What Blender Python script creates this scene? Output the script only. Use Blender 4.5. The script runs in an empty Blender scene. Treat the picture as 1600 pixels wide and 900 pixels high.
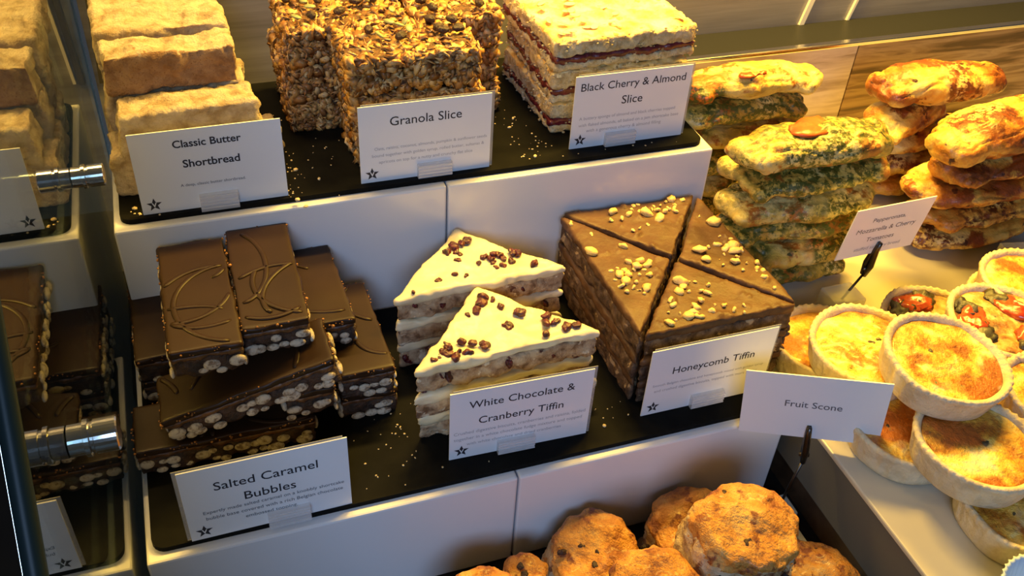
import bpy, bmesh, math, random
from mathutils import Vector, Matrix, noise, Euler

# ------------------------------------------------------------------ units
# u = one unit of the layout; a price card is 0.25 u = 8.5 cm wide
S = 0.342
SC = bpy.context.scene
COL = SC.collection
PI = math.pi

# ------------------------------------------------------------------ camera
cam_d = bpy.data.cameras.new('camera')
cam = bpy.data.objects.new('camera', cam_d)
COL.objects.link(cam)
R = [(0.9445, -0.1658, 0.2838), (-0.3242, -0.6120, 0.7214), (0.0541, -0.7733, -0.6317)]
m = Matrix(((R[0][0], -R[0][1], -R[0][2]), (R[1][0], -R[1][1], -R[1][2]), (R[2][0], -R[2][1], -R[2][2])))
cam.matrix_world = Matrix.Translation((0, 0, 1.5 * S)) @ m.to_4x4()
cam_d.sensor_width = 36
cam_d.lens = 1494 / 1600 * 36
cam_d.clip_start = 0.01
SC.camera = cam

# ------------------------------------------------------------------ light
w = bpy.data.worlds.new('world'); SC.world = w
w.use_nodes = True
w.node_tree.nodes['Background'].inputs[0].default_value = (0.75, 0.85, 1.0, 1)
w.node_tree.nodes['Background'].inputs[1].default_value = 0.05

def area(name, loc, target, size, energy, col, sy=None, spread=None):
    d = bpy.data.lights.new(name, 'AREA')
    d.energy = energy; d.color = col; d.size = size * S
    if sy: d.shape = 'RECTANGLE'; d.size_y = sy * S
    if spread: d.spread = spread
    o = bpy.data.objects.new(name, d); COL.objects.link(o)
    o.location = Vector(loc) * S
    dirn = (Vector(target) - Vector(loc))
    o.rotation_euler = dirn.to_track_quat('-Z', 'Y').to_euler()
    return o
# warm lamps in the roof of the display case
area('case_lamp', (1.75, 1.86, 1.85), (1.62, 1.62, .3), .6, 8.5, (1, .60, .07), .10)
area('case_lamp', (0.85, 1.86, 1.70), (.82, 1.66, .4), .5, 5.4, (1, .62, .11), .10)
area('case_lamp', (0.05, 1.86, 1.70), (.05, 1.66, .4), .5, 1.15, (1, .64, .22), .10)
# daylight from the shop window behind the customer
area('shop_window', (-0.9, -2.6, 2.6), (.5, 1.3, .3), 1.7, 9.8, (.42, .63, 1.0), 1.3)
SC.view_settings.view_transform = 'Standard'
SC.view_settings.look = 'None'
SC.view_settings.gamma = 1
SC.view_settings.exposure = 0.0
SC.view_settings.use_curve_mapping = False

# ------------------------------------------------------------------ materials
MATS = {}
def nt(name):
    m = bpy.data.materials.new(name); m.use_nodes = True
    MATS[name] = m
    t = m.node_tree
    return m, t, t.nodes['Principled BSDF'], t.nodes.new
def ramp(t, stops):
    n = t.nodes.new('ShaderNodeValToRGB')
    cr = n.color_ramp
    while len(cr.elements) < len(stops): cr.elements.new(0.5)
    for e, (p, c) in zip(cr.elements, stops):
        e.position = p; e.color = (c[0], c[1], c[2], 1) if not isinstance(c, (int, float)) else (c, c, c, 1)
    return n
def coords(t, rnd=True, stretch=None):
    tc = t.nodes.new('ShaderNodeTexCoord')
    out = tc.outputs['Object']
    if stretch:
        mp = t.nodes.new('ShaderNodeMapping'); mp.inputs['Scale'].default_value = stretch
        t.links.new(out, mp.inputs['Vector']); out = mp.outputs['Vector']
    if rnd:
        oi = t.nodes.new('ShaderNodeObjectInfo')
        a = t.nodes.new('ShaderNodeVectorMath'); a.operation = 'ADD'
        t.links.new(out, a.inputs[0]); t.links.new(oi.outputs['Random'], a.inputs[1])
        out = a.outputs[0]
    return out
def nz(t, vec, scale, detail=4, rough=.6, dist=0.0):
    n = t.nodes.new('ShaderNodeTexNoise')
    n.inputs['Scale'].default_value = scale; n.inputs['Detail'].default_value = detail
    n.inputs['Roughness'].default_value = rough; n.inputs['Distortion'].default_value = dist
    t.links.new(vec, n.inputs['Vector'])
    return n.outputs['Fac']
def mixc(t, fac, a, b):
    n = t.nodes.new('ShaderNodeMix'); n.data_type = 'RGBA'
    if hasattr(fac, 'links'): t.links.new(fac, n.inputs[0])
    else: n.inputs[0].default_value = fac
    for v, k in ((a, 6), (b, 7)):
        if hasattr(v, 'links'): t.links.new(v, n.inputs[k])
        else: n.inputs[k].default_value = (v[0], v[1], v[2], 1)
    return n.outputs[2]
def thr(t, val, a, b):
    n = ramp(t, [(a, 0), (b, 1)]); t.links.new(val, n.inputs[0]); return n.outputs[0]
def bump(t, p, h, strength, dist):
    b = t.nodes.new('ShaderNodeBump'); b.inputs['Strength'].default_value = strength
    b.inputs['Distance'].default_value = dist
    t.links.new(h, b.inputs['Height']); t.links.new(b.outputs[0], p.inputs['Normal'])
def food(name, stops, scale=120, rough=.6, bs=.5, bd=.001, bscale=600, specks=(), sss=0, coat=0, detail=6, dist=0.0, spec=.5):
    """mottled food surface; specks = (colour, scale, lo, hi) layers over it"""
    m, t, p, new = nt(name)
    v = coords(t)
    n = nz(t, v, scale, detail, .6, dist)
    r = ramp(t, stops); t.links.new(n, r.inputs[0])
    c = r.outputs[0]
    for (col, sc, lo, hi) in specks:
        c = mixc(t, thr(t, nz(t, v, sc, 3, .55), lo, hi), c, col)
    t.links.new(c, p.inputs['Base Color'])
    p.inputs['Roughness'].default_value = rough
    p.inputs['Specular IOR Level'].default_value = spec
    if sss:
        p.inputs['Subsurface Weight'].default_value = sss
        p.inputs['Subsurface Radius'].default_value = (1, .6, .3)
        p.inputs['Subsurface Scale'].default_value = .004
    if coat: p.inputs['Coat Weight'].default_value = coat; p.inputs['Coat Roughness'].default_value = .2
    if bs: bump(t, p, nz(t, v, bscale, 5, .65), bs, bd)
    return m
def plain(name, col, rough=.5, metal=0, spec=.5, coat=0):
    m, t, p, new = nt(name)
    p.inputs['Base Color'].default_value = (*col, 1)
    p.inputs['Roughness'].default_value = rough; p.inputs['Metallic'].default_value = metal
    p.inputs['Specular IOR Level'].default_value = spec
    if coat: p.inputs['Coat Weight'].default_value = coat; p.inputs['Coat Roughness'].default_value = .1
    return m

plain('white_acrylic', (.74, .75, .79), .28, coat=.3)
food('slate', [(.3, (.005, .005, .005)), (.7, (.009, .009, .008))], 60, .5, .15, .0003, 900, spec=.035)
food('cream_tray', [(.3, (.56, .51, .40)), (.7, (.62, .57, .45))], 8, .35, .05, .0002, 300)
plain('tray_side_shade', (.13, .125, .10), .5)  # shade of the unlit plinth side, put into a darker base colour
plain('black_base', (.010, .010, .011), .35)
plain('card', (.80, .82, .86), .35, coat=.2)
plain('ink', (.02, .02, .03), .6)
plain('faint_ink', (.40, .41, .44), .6)
plain('mid_ink', (.12, .12, .14), .6)
plain('chrome', (.75, .75, .75), .16, 1)
plain('pale_strip', (.80, .76, .66), .4)
plain('strut_steel', (.14, .12, .08), .35, .7)
plain('dark_wire', (.10, .09, .08), .35, 1)
plain('glass_edge', (.010, .020, .021), .4, 0, .18)
# clear plastic
m, t, p, new = nt('clear_plastic')
p.inputs['Base Color'].default_value = (.85, .85, .88, 1); p.inputs['Roughness'].default_value = .12
p.inputs['Alpha'].default_value = .42
m, t, p, new = nt('clear_acrylic')
p.inputs['Base Color'].default_value = (.86, .90, .82, 1); p.inputs['Roughness'].default_value = .05
p.inputs['Alpha'].default_value = .38
m, t, p, new = nt('sleeve')
p.inputs['Base Color'].default_value = (.45, .45, .46, 1); p.inputs['Roughness'].default_value = .15
p.inputs['Alpha'].default_value = .45
# the side pane: a coated glass that mirrors about half of what it faces
m, t, p, new = nt('mirror_glass')
gl = new('ShaderNodeBsdfGlossy'); gl.inputs['Color'].default_value = (.50, .50, .47, 1); gl.inputs['Roughness'].default_value = .012
tr = new('ShaderNodeBsdfTransparent'); tr.inputs['Color'].default_value = (.32, .36, .34, 1)
mx = new('ShaderNodeAddShader')
t.links.new(gl.outputs[0], mx.inputs[0]); t.links.new(tr.outputs[0], mx.inputs[1])
t.links.new(mx.outputs[0], t.nodes['Material Output'].inputs['Surface'])
# brushed steel
m, t, p, new = nt('brushed_steel')
v = coords(t, False, (.6, 12, 12))
n = nz(t, v, 8, 5, .6)
r = ramp(t, [(.3, (.20, .19, .20)), (.7, (.34, .33, .36))]); t.links.new(n, r.inputs[0])
t.links.new(r.outputs[0], p.inputs['Base Color']); p.inputs['Metallic'].default_value = .3
p.inputs['Roughness'].default_value = .42
plain('dark_steel', (.022, .023, .030), .4, 0, .08)
# wood panels
def wood(name, cols, sc):
    m, t, p, new = nt(name)
    v = coords(t, True, (.9, 9, 9))
    n = nz(t, v, sc, 7, .55, .6)
    r = ramp(t, cols); t.links.new(n, r.inputs[0])
    t.links.new(r.outputs[0], p.inputs['Base Color'])
    p.inputs['Roughness'].default_value = .4
    return m
wood('pale_wood', [(.34, (.32, .23, .16)), (.47, (.56, .45, .34)), (.60, (.70, .60, .48))], 11)
wood('brown_wood', [(.34, (.10, .05, .02)), (.45, (.27, .155, .07)), (.55, (.42, .28, .14)), (.66, (.20, .11, .05))], 12)
wood('dark_wood', [(.3, (.03, .018, .010)), (.6, (.09, .055, .03))], 6)

food('shortbread', [(.36, (.36, .255, .14)), (.48, (.50, .39, .25)), (.62, (.62, .51, .36))], 90, .85, 1, .003, 420,
     specks=[((.45, .27, .12), 900, .64, .72)], sss=.12)
food('shortbread_baked', [(.36, (.28, .14, .06)), (.5, (.38, .22, .11)), (.64, (.46, .29, .16))], 90, .85, 1, .003, 420,
     specks=[((.26, .13, .05), 700, .60, .68)])
food('granola_base', [(.38, (.05, .02, .008)), (.6, (.18, .08, .025))], 200, .6, 1, .002, 500)
m, t, p, new = nt('oat_flake')
g = new('ShaderNodeNewGeometry')
r = ramp(t, [(0, (.12, .05, .015)), (.22, (.28, .12, .035)), (.5, (.44, .22, .07)), (.78, (.56, .31, .09)), (.96, (.66, .45, .20))])
t.links.new(g.outputs['Random Per Island'], r.inputs[0]); t.links.new(r.outputs[0], p.inputs['Base Color'])
p.inputs['Roughness'].default_value = .45
food('pumpkin_seed', [(.3, (.20, .22, .08)), (.7, (.36, .36, .16))], 200, .4, .2)
food('raisin', [(.3, (.012, .006, .006)), (.7, (.05, .018, .012))], 300, .4, .8, .0015, 500)
food('sponge', [(.36, (.48, .34, .15)), (.5, (.66, .53, .30)), (.64, (.78, .68, .46))], 150, .9, 1, .003, 420,
     specks=[((.50, .30, .10), 500, .66, .74)], sss=.15)
food('sponge_top', [(.36, (.62, .34, .08)), (.46, (.84, .62, .22)), (.62, (.92, .82, .52))], 60, .5, .6, .0012, 260,
     specks=[((.62, .34, .08), 120, .62, .70)], sss=.1)
food('cherry_jam', [(.3, (.06, .006, .012)), (.7, (.16, .02, .03))], 200, .25, .5, .001, 400, coat=.4)
food('almond_flake', [(.3, (.78, .56, .26)), (.7, (.86, .72, .46))], 60, .5, .2)
food('dark_chocolate', [(.3, (.021, .0105, .0052)), (.7, (.031, .0155, .0075))], 25, .40, .12, .0006, 160, spec=.2)
food('milk_chocolate', [(.38, (.085, .042, .020)), (.62, (.125, .064, .032))], 45, .45, .5, .0015, 130, spec=.22)
food('chocolate_base', [(.38, (.016, .008, .005)), (.6, (.060, .028, .015))], 160, .55, .9, .002, 350)
food('puff_ball', [(.38, (.20, .14, .09)), (.52, (.56, .49, .38))], 260, .8, .8, .0015, 900)
food('caramel_crumb', [(.4, (.13, .05, .015)), (.6, (.44, .18, .035))], 400, .5, .6)
food('caramel', [(.4, (.05, .022, .010)), (.62, (.14, .06, .022))], 200, .35, .4)
food('white_chocolate', [(.38, (.66, .58, .38)), (.62, (.76, .69, .50))], 24, .36, .35, .0010, 160, sss=.2)
food('biscuit_base', [(.36, (.16, .085, .04)), (.46, (.36, .23, .13)), (.62, (.54, .41, .26))], 130, .75, .9, .002, 380,
     specks=[((.70, .60, .44), 160, .60, .66), ((.10, .03, .02), 110, .66, .70)])
food('cranberry', [(.38, (.030, .002, .004)), (.62, (.12, .006, .010))], 260, .3, .8, .0015, 380, coat=.3)
food('honeycomb', [(.3, (.72, .44, .10)), (.7, (.86, .66, .28))], 200, .5, .6, .001, 500)
food('tiffin_base', [(.38, (.045, .022, .012)), (.5, (.105, .058, .032)), (.62, (.19, .12, .07))], 140, .6, .9, .002, 350,
     specks=[((.46, .32, .18), 130, .60, .66)])
food('pastry', [(.38, (.60, .48, .29)), (.6, (.74, .63, .42))], 70, .75, .9, .0025, 130, sss=.12)
food('crumbs', [(.3, (.60, .44, .22)), (.7, (.78, .64, .40))], 300, .8, .4)
food('scone_top', [(.36, (.26, .075, .012)), (.45, (.50, .20, .03)), (.55, (.62, .28, .05)), (.66, (.68, .38, .10))], 70, .5, 1, .004, 150,
     specks=[((.22, .06, .015), 110, .58, .66)], coat=.12)
food('scone_side', [(.36, (.36, .20, .08)), (.48, (.56, .38, .19)), (.62, (.70, .55, .34))], 90, .8, 1, .004, 180,
     specks=[((.24, .09, .03), 130, .58, .66)])
food('quiche_filling', [(.37, (.34, .10, .012)), (.44, (.56, .23, .022)), (.50, (.80, .44, .05)), (.56, (.90, .62, .13)), (.65, (.90, .78, .40))],
     46, .36, 1, .004, 120, specks=[((.46, .13, .015), 26, .56, .62), ((.12, .16, .05), 150, .68, .72)], detail=8, coat=.3)
food('quiche_dark', [(.38, (.12, .04, .015)), (.46, (.34, .13, .03)), (.53, (.58, .30, .07)), (.63, (.76, .58, .26))],
     55, .4, .8, .002, 170, specks=[((.06, .06, .03), 70, .60, .66)], detail=7, coat=.2)
food('tomato', [(.38, (.38, .028, .010)), (.62, (.62, .12, .025))], 70, .25, .5, .001, 120, coat=.5)
food('olive_leaf', [(.38, (.030, .024, .014)), (.62, (.13, .11, .06))], 120, .4, .6, .001, 260)
def bread_mat(name, base, fleck, spot, patch, f_lo, s_lo):
    m, t, p, new = nt(name)
    v = coords(t)
    r = ramp(t, base); t.links.new(nz(t, v, 26, 5, .55), r.inputs[0])
    c = r.outputs[0]
    def mul(a, b):
        n = new('ShaderNodeMath'); n.operation = 'MULTIPLY'
        t.links.new(a, n.inputs[0]); t.links.new(b, n.inputs[1]); return n.outputs[0]
    # baked patches, then fine flecks inside broad zones
    c = mixc(t, thr(t, nz(t, v, 34, 6, .65), s_lo, s_lo + .05), c, spot)
    c = mixc(t, thr(t, nz(t, v, 13, 2, .5), .62, .645), c, patch)
    zone = thr(t, nz(t, v, 16, 3, .6), f_lo, f_lo + .08)
    fine = thr(t, nz(t, v, 210, 4, .7), .44, .54)
    c = mixc(t, mul(zone, fine), c, fleck)
    c = mixc(t, thr(t, nz(t, v, 120, 3, .5), .66, .70), c, [k * .5 for k in fleck])
    t.links.new(c, p.inputs['Base Color'])
    p.inputs['Roughness'].default_value = .42
    p.inputs['Coat Weight'].default_value = .25; p.inputs['Coat Roughness'].default_value = .25
    bump(t, p, nz(t, v, 150, 6, .6), .8, .0025)
bread_mat('pesto_dough', [(.36, (.42, .24, .03)), (.48, (.60, .43, .08)), (.62, (.72, .58, .22))], (.085, .095, .012), (.34, .12, .015), (.56, .13, .01), .405, .53)
bread_mat('tomato_dough', [(.36, (.22, .06, .008)), (.44, (.50, .19, .02)), (.52, (.66, .40, .07)), (.64, (.74, .58, .22))], (.12, .028, .006), (.24, .055, .007), (.66, .54, .20), .52, .52)
m, t, p, new = nt('blue_paper')
p.inputs['Base Color'].default_value = (.45, .58, .80, 1); p.inputs['Roughness'].default_value = .6

# ------------------------------------------------------------------ object helpers
def tag(o, label=None, cat=None, group=None, kind=None):
    if label: o['label'] = label
    if cat: o['category'] = cat
    if group: o['group'] = group
    if kind: o['kind'] = kind
    return o
def thing(name, label, cat, loc=(0, 0, 0), rot=(0, 0, 0), group=None):
    o = bpy.data.objects.new(name, None); COL.objects.link(o)
    o.empty_display_size = .01
    o.location = Vector(loc) * S
    o.rotation_euler = rot if isinstance(rot, tuple) else (0, 0, rot)
    return tag(o, label, cat, group)
def mk(name, bm, mats, parent=None, loc=(0, 0, 0), rot=(0, 0, 0), smooth=True, scaled=False):
    """link a bmesh or mesh laid out in u as ONE object in metres"""
    if isinstance(bm, bmesh.types.BMesh):
        me = bpy.data.meshes.new(name); bm.to_mesh(me); bm.free()
    else: me = bm; me.name = name
    if not scaled: me.transform(Matrix.Scale(S, 4))
    idx = [p_.material_index for p_ in me.polygons]
    me.materials.clear()
    for k in (mats if isinstance(mats, (list, tuple)) else [mats]): me.materials.append(MATS[k])
    me.polygons.foreach_set('material_index', idx)
    if smooth:
        me.polygons.foreach_set('use_smooth', [True] * len(me.polygons))
    o = bpy.data.objects.new(name, me); COL.objects.link(o)
    if parent: o.parent = parent
    o.location = Vector(loc) * S; o.rotation_euler = rot
    return o
def clone(root, label, loc=None, rot=None, name=None):
    def cp(o, par):
        c = o.copy(); COL.objects.link(c); c.parent = par
        for ch in [x for x in CH.get(o.name, [])]: cp(ch, c)
        return c
    CH = {}
    for x in bpy.data.objects:
        if x.parent: CH.setdefault(x.parent.name, []).append(x)
    c = cp(root, None)
    if loc is not None: c.location = Vector(loc) * S
    if rot is not None: c.rotation_euler = rot if isinstance(rot, tuple) else (0, 0, rot)
    c['label'] = label
    return c

def bm_box(cx, cy, cz, sx, sy, sz, bm=None, M=None):
    bm = bm or bmesh.new()
    mat = Matrix.Translation((cx, cy, cz)) @ Matrix.Diagonal((sx, sy, sz, 1))
    if M: mat = M @ mat
    bmesh.ops.create_cube(bm, size=1, matrix=mat)
    return bm
def bevel(bm, off, seg=2):
    bmesh.ops.bevel(bm, geom=list(bm.edges), offset=off, segments=seg, profile=.5, affect='EDGES', clamp_overlap=True)
    return bm
def bm_prism(poly, z0, z1, bm=None):
    bm = bm or bmesh.new()
    a = [bm.verts.new((x, y, z0)) for x, y in poly]
    b = [bm.verts.new((x, y, z1)) for x, y in poly]
    n = len(poly)
    bm.faces.new(a[::-1]); bm.faces.new(b)
    for i in range(n): bm.faces.new((a[i], a[(i + 1) % n], b[(i + 1) % n], b[i]))
    bmesh.ops.recalc_face_normals(bm, faces=list(bm.faces))
    return bm
def bm_ball(bm, c, r, sub=2, sq=(1, 1, 1), rot=None):
    M = Matrix.Translation(c)
    if rot: M = M @ Euler(rot).to_matrix().to_4x4()
    M = M @ Matrix.Diagonal((r * sq[0], r * sq[1], r * sq[2], 1))
    bmesh.ops.create_icosphere(bm, subdivisions=sub, radius=1, matrix=M)
def bm_tube(bm, pts, r, seg=10, flat=1.0, caps=True):
    rings = []
    n = len(pts)
    for i, p_ in enumerate(pts):
        p_ = Vector(p_)
        d = (Vector(pts[min(i + 1, n - 1)]) - Vector(pts[max(i - 1, 0)])).normalized()
        up = Vector((0, 0, 1)) if abs(d.z) < .95 else Vector((1, 0, 0))
        a = d.cross(up).normalized(); b = a.cross(d).normalized()
        rr = r[i] if isinstance(r, (list, tuple)) else r
        rings.append([bm.verts.new(p_ + a * math.cos(2 * PI * k / seg) * rr + b * math.sin(2 * PI * k / seg) * rr * flat) for k in range(seg)])
    for i in range(n - 1):
        for k in range(seg):
            bm.faces.new((rings[i][k], rings[i][(k + 1) % seg], rings[i + 1][(k + 1) % seg], rings[i + 1][k]))
    if caps: bm.faces.new(rings[0][::-1]); bm.faces.new(rings[-1])
    return bm
def remesh(bm, vox):
    me = bpy.data.meshes.new('tmp'); bm.to_mesh(me); bm.free()
    o = bpy.data.objects.new('tmp', me); COL.objects.link(o)
    md = o.modifiers.new('r', 'REMESH'); md.mode = 'VOXEL'; md.voxel_size = vox
    dg = bpy.context.evaluated_depsgraph_get(); dg.update()
    out = bpy.data.meshes.new_from_object(o.evaluated_get(dg))
    bpy.data.objects.remove(o); bpy.data.meshes.remove(me)
    return out
def displace(me, fn):
    """push every vertex along its normal by fn(co, normal)"""
    nos = [v.normal.copy() for v in me.vertices]
    for v, no in zip(me.vertices, nos):
        d = fn(v.co, no)
        v.co = v.co + (no * d if isinstance(d, (int, float)) else d)
    me.update()
def relax(me, it=1):
    bm = bmesh.new(); bm.from_mesh(me)
    for _ in range(it): bmesh.ops.smooth_vert(bm, verts=list(bm.verts), factor=.5, use_axis_x=True, use_axis_y=True, use_axis_z=True)
    bm.to_mesh(me); bm.free()
def frac(co, f, seed=0, octv=4):
    return noise.fractal(co * f + Vector((seed * 7.3, seed * 3.1, seed * 1.7)), 1.0, 2.1, octv)
def crumbly(me, amp, f, seed, pits=0, pf=90):
    def fn(co, no):
        d = frac(co, f, seed) * amp
        if pits:
            q = noise.voronoi(co * pf + Vector((seed, 0, 0)))[0][0]
            if q < .35: d -= pits * (.35 - q) / .35
        return d
    displace(me, fn)
def food_slab(poly, z0, z1, vox=.004, amp=.004, f=25, seed=0, pits=0, bev=.006, pf=90, rel=0):
    me = remesh(bevel(bm_prism(poly, z0, z1), bev), vox)
    if rel: relax(me, rel)
    crumbly(me, amp, f, seed, pits, pf)
    return me
def rect(w, d, cx=0, cy=0): return [(cx - w / 2, cy - d / 2), (cx + w / 2, cy - d / 2), (cx + w / 2, cy + d / 2), (cx - w / 2, cy + d / 2)]
def shrink(poly, k):
    cx = sum(p[0] for p in poly) / len(poly); cy = sum(p[1] for p in poly) / len(poly)
    out = []
    for x, y in poly:
        dx, dy = cx - x, cy - y; L = math.hypot(dx, dy)
        out.append((x + dx / L * k, y + dy / L * k))
    return out

# ------------------------------------------------------------------ setting
ZT = .225      # lower boxes and tray, top
ZL = .235      # lower slate, top
ZU = .500
ZS = .510      # upper slate, top
o = mk('floor', bm_box(.9, .9, -.02, 3.4, 2.8, .04), 'black_base', smooth=False); tag(o, kind='structure')
# leaning steel back of the case
bm = bmesh.new()
ty = 0.0
WY = 2.025
vs = [bm.verts.new(c) for c in ((-.186, WY, 0), (3.4, WY, 0), (3.4, WY - 1.5 * ty, 1.5), (-.186, WY - 1.5 * ty, 1.5),
                                (-.186, WY + .04, 0), (3.4, WY + .04, 0), (3.4, WY + .04 - 1.5 * ty, 1.5), (-.186, WY + .04 - 1.5 * ty, 1.5))]
for f in ((0, 1, 2, 3), (5, 4, 7, 6), (4, 0, 3, 7), (1, 5, 6, 2), (3, 2, 6, 7), (4, 5, 1, 0)): bm.faces.new([vs[i] for i in f])
bmesh.ops.recalc_face_normals(bm, faces=list(bm.faces))
o = mk('wall_back', bm, 'brushed_steel', smooth=False); tag(o, kind='structure')
# slanted thin strips on the steel back
def back_strip(name, a, b, wd, mat, th=.008):
    bm = bmesh.new(); vv = []
    for (x, z) in (a, b):
        for dx in (0, wd):
            for dy in (0, -th): vv.append(bm.verts.new((x + dx, WY + dy, z)))
    for f in ((0, 1, 3, 2), (4, 6, 7, 5), (0, 2, 6, 4), (1, 5, 7, 3), (0, 4, 5, 1), (2, 3, 7, 6)): bm.faces.new([vv[i] for i in f])
    bmesh.ops.recalc_face_normals(bm, faces=list(bm.faces))
    return mk(name, bm, mat, smooth=False)
tag(back_strip('trim_1', (1.556, .45), (1.690, 1.02), .014, 'pale_strip'), kind='structure')
tag(back_strip('trim_2', (1.705, .45), (1.850, 1.02), .007, 'pale_strip'), kind='structure')
tag(back_strip('trim_3', (-.178, .51), (-.140, 1.2), .012, 'strut_steel', .02), kind='structure')
tag(back_strip('trim_4', (-.160, .51), (-.105, 1.2), .006, 'pale_strip', .012), kind='structure')
# white boxes
def riser(x0, x1, y0, y1, z1, label):
    bm = bm_box((x0 + x1) / 2, 0, z1 / 2, x1 - x0, y1 - y0, z1)
    bevel(bm, .004, 2)
    o = mk('display_riser', bm, 'white_acrylic', loc=(0, (y0 + y1) / 2, 0), smooth=False)
    return tag(o, label, 'display riser', 'white display risers')
UF, UB, LF = 1.4615, 1.945, .970
riser(-.164, .4285, UF, UB, ZU, 'glossy white riser box of the upper tier under the shortbread and granola')
riser(.4315, .9985, UF, UB, ZU, 'glossy white riser box of the upper tier under the cherry slices')
riser(-.182, .4175, LF, UF - .004, ZT, 'glossy white riser box of the lower tier under the caramel slices')
riser(.4205, .9505, LF, UF - .004, ZT, 'glossy white riser box of the lower tier behind the scones')
def slate(x0, x1, y0, y1, z0, label):
    bm = bmesh.new(); r = .022; pts = []
    for (cx, cy, a0) in ((x1 - r, y1 - r, 0), (x0 + r, y1 - r, 90), (x0 + r, y0 + r, 180), (x1 - r, y0 + r, 270)):
        for k in range(6):
            a = math.radians(a0 + 90 * k / 5); pts.append((cx + r * math.cos(a), cy + r * math.sin(a)))
    bm = bm_prism(pts, 0, .010)
    o = mk('slate_board', bm, 'slate', loc=(0, 0, z0), smooth=False)
    return tag(o, label, 'slate board')
slate(-.152, .985, UF + .018, UB - .01, ZU, 'thin black slate board on the upper white risers')
slate(-.172, .940, LF + .018, UF - .012, ZT, 'thin black slate board on the lower white risers')

# tray plinth on the right
t_ = thing('display_plinth', 'long cream topped plinth carrying the quiches and stuffed breads', 'display plinth', (1.9, 1.1, 0))
bm = bm_box(.004, 0, ZT - .006, 1.858, 1.52, .012); bevel(bm, .003)
mk('plinth_top', bm, 'cream_tray', t_, smooth=False)
bm = bm_box(.006, .002, .15, 1.854, 1.514, .126)
mk('plinth_side', bm, 'tray_side_shade', t_, smooth=False)
bm = bm_box(.012, .012, .044, 1.83, 1.48, .086)
mk('plinth_foot', bm, 'dark_wood', t_, smooth=False)
# wood panels behind
def panel(x0, x1, mat, label, lean):
    bm = bm_box((x1 - x0) / 2, 0, .1235, x1 - x0, .016, .247)
    o = mk('wooden_panel', bm, mat, loc=(x0, 1.885, ZT), rot=(0, 0, 0), smooth=False)
    tag(o, label, 'wooden panel', 'wooden panels along the back')
panel(1.03, 1.652, 'pale_wood', 'pale wooden panel behind the green flecked breads', 0)
panel(1.656, 3.0, 'brown_wood', 'brown grained wooden panel behind the orange browned breads', 0)
t_ = thing('steel_rail', 'thin polished steel rail along the top of the wooden panels', 'rail', (1.9, 1.885, ZT + .247))
bm = bm_box(0, -.001, .006, 2.0, .022, .012); bevel(bm, .003)
mk('rail_bar', bm, 'chrome', t_, smooth=False)
bm = bm_box(0, .074, -.002, 2.0, .124, .008)
mk('rail_shelf', bm, 'dark_steel', t_, smooth=False)
# neighbouring case beyond the side pane
o = mk('wall_left', bm_box(-1.0, .9, .8, .02, 3.4, 2.4), 'dark_wood', smooth=False); tag(o, kind='structure')

# side pane with its slanted front edge and two fixings
GX = -.192
t_ = thing('glass_side_panel', 'reflective glass side panel at the left end of the case', 'glass panel', (GX, 1.4, 0))
fy0, fz0 = .572, .768
def fr_y(z): return fy0 + (z - fz0) * (.697 - .572) / (.912 - .768)
bm = bmesh.new()
prof = [(fr_y(0) - 1.4, 0), (WY - 1.4, 0), (WY - 1.5 * ty - 1.4, 1.5), (fr_y(1.5) - 1.4, 1.5)]
# follow the slant of the front edge
a = [bm.verts.new((0, y, z)) for y, z in prof]
b = [bm.verts.new((-.012, y, z)) for y, z in prof]
bm.faces.new(a); bm.faces.new(b[::-1])
for k in range(4): bm.faces.new((a[k], b[k], b[(k + 1) % 4], a[(k + 1) % 4]))
bmesh.ops.recalc_face_normals(bm, faces=list(bm.faces))
mk('glass_pane', bm, 'mirror_glass', t_, smooth=False)
bm = bmesh.new()
p0 = Vector((0, fr_y(.2) - 1.4 - .010, .2)); p1 = Vector((0, fr_y(1.35) - 1.4 - .010, 1.35))
bm_tube(bm, [p0 + (p1 - p0) * (k / 8) for k in range(9)], .010, 12)
mk('polished_edge', bm, 'glass_edge', t_)
for (yy, zz, L, r_) in ((.821, .671, .052, .0200), (1.368, .675, .046, .0175)):
    bm = bmesh.new()
    prof = [(0, r_ * .92), (.30, r_ * .92), (.32, r_ * 1.08), (.42, r_ * 1.08), (.44, r_ * .90), (.50, r_ * .90), (.52, r_), (.97, r_), (1.0, r_ * .9)]
    rings = []
    for (q, rr) in prof:
        rings.append([bm.verts.new((q * L, math.cos(2 * PI * k / 32) * rr, math.sin(2 * PI * k / 32) * rr)) for k in range(32)])
    for i in range(len(rings) - 1):
        for k in range(32): bm.faces.new((rings[i][k], rings[i][(k + 1) % 32], rings[i + 1][(k + 1) % 32], rings[i + 1][k]))
    bm.faces.new(rings[-1])
    bmesh.ops.recalc_face_normals(bm, faces=list(bm.faces))
    o = mk('glass_fixing', bm, 'chrome', t_, loc=(0.001, yy - 1.4, zz), smooth=False)
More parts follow.
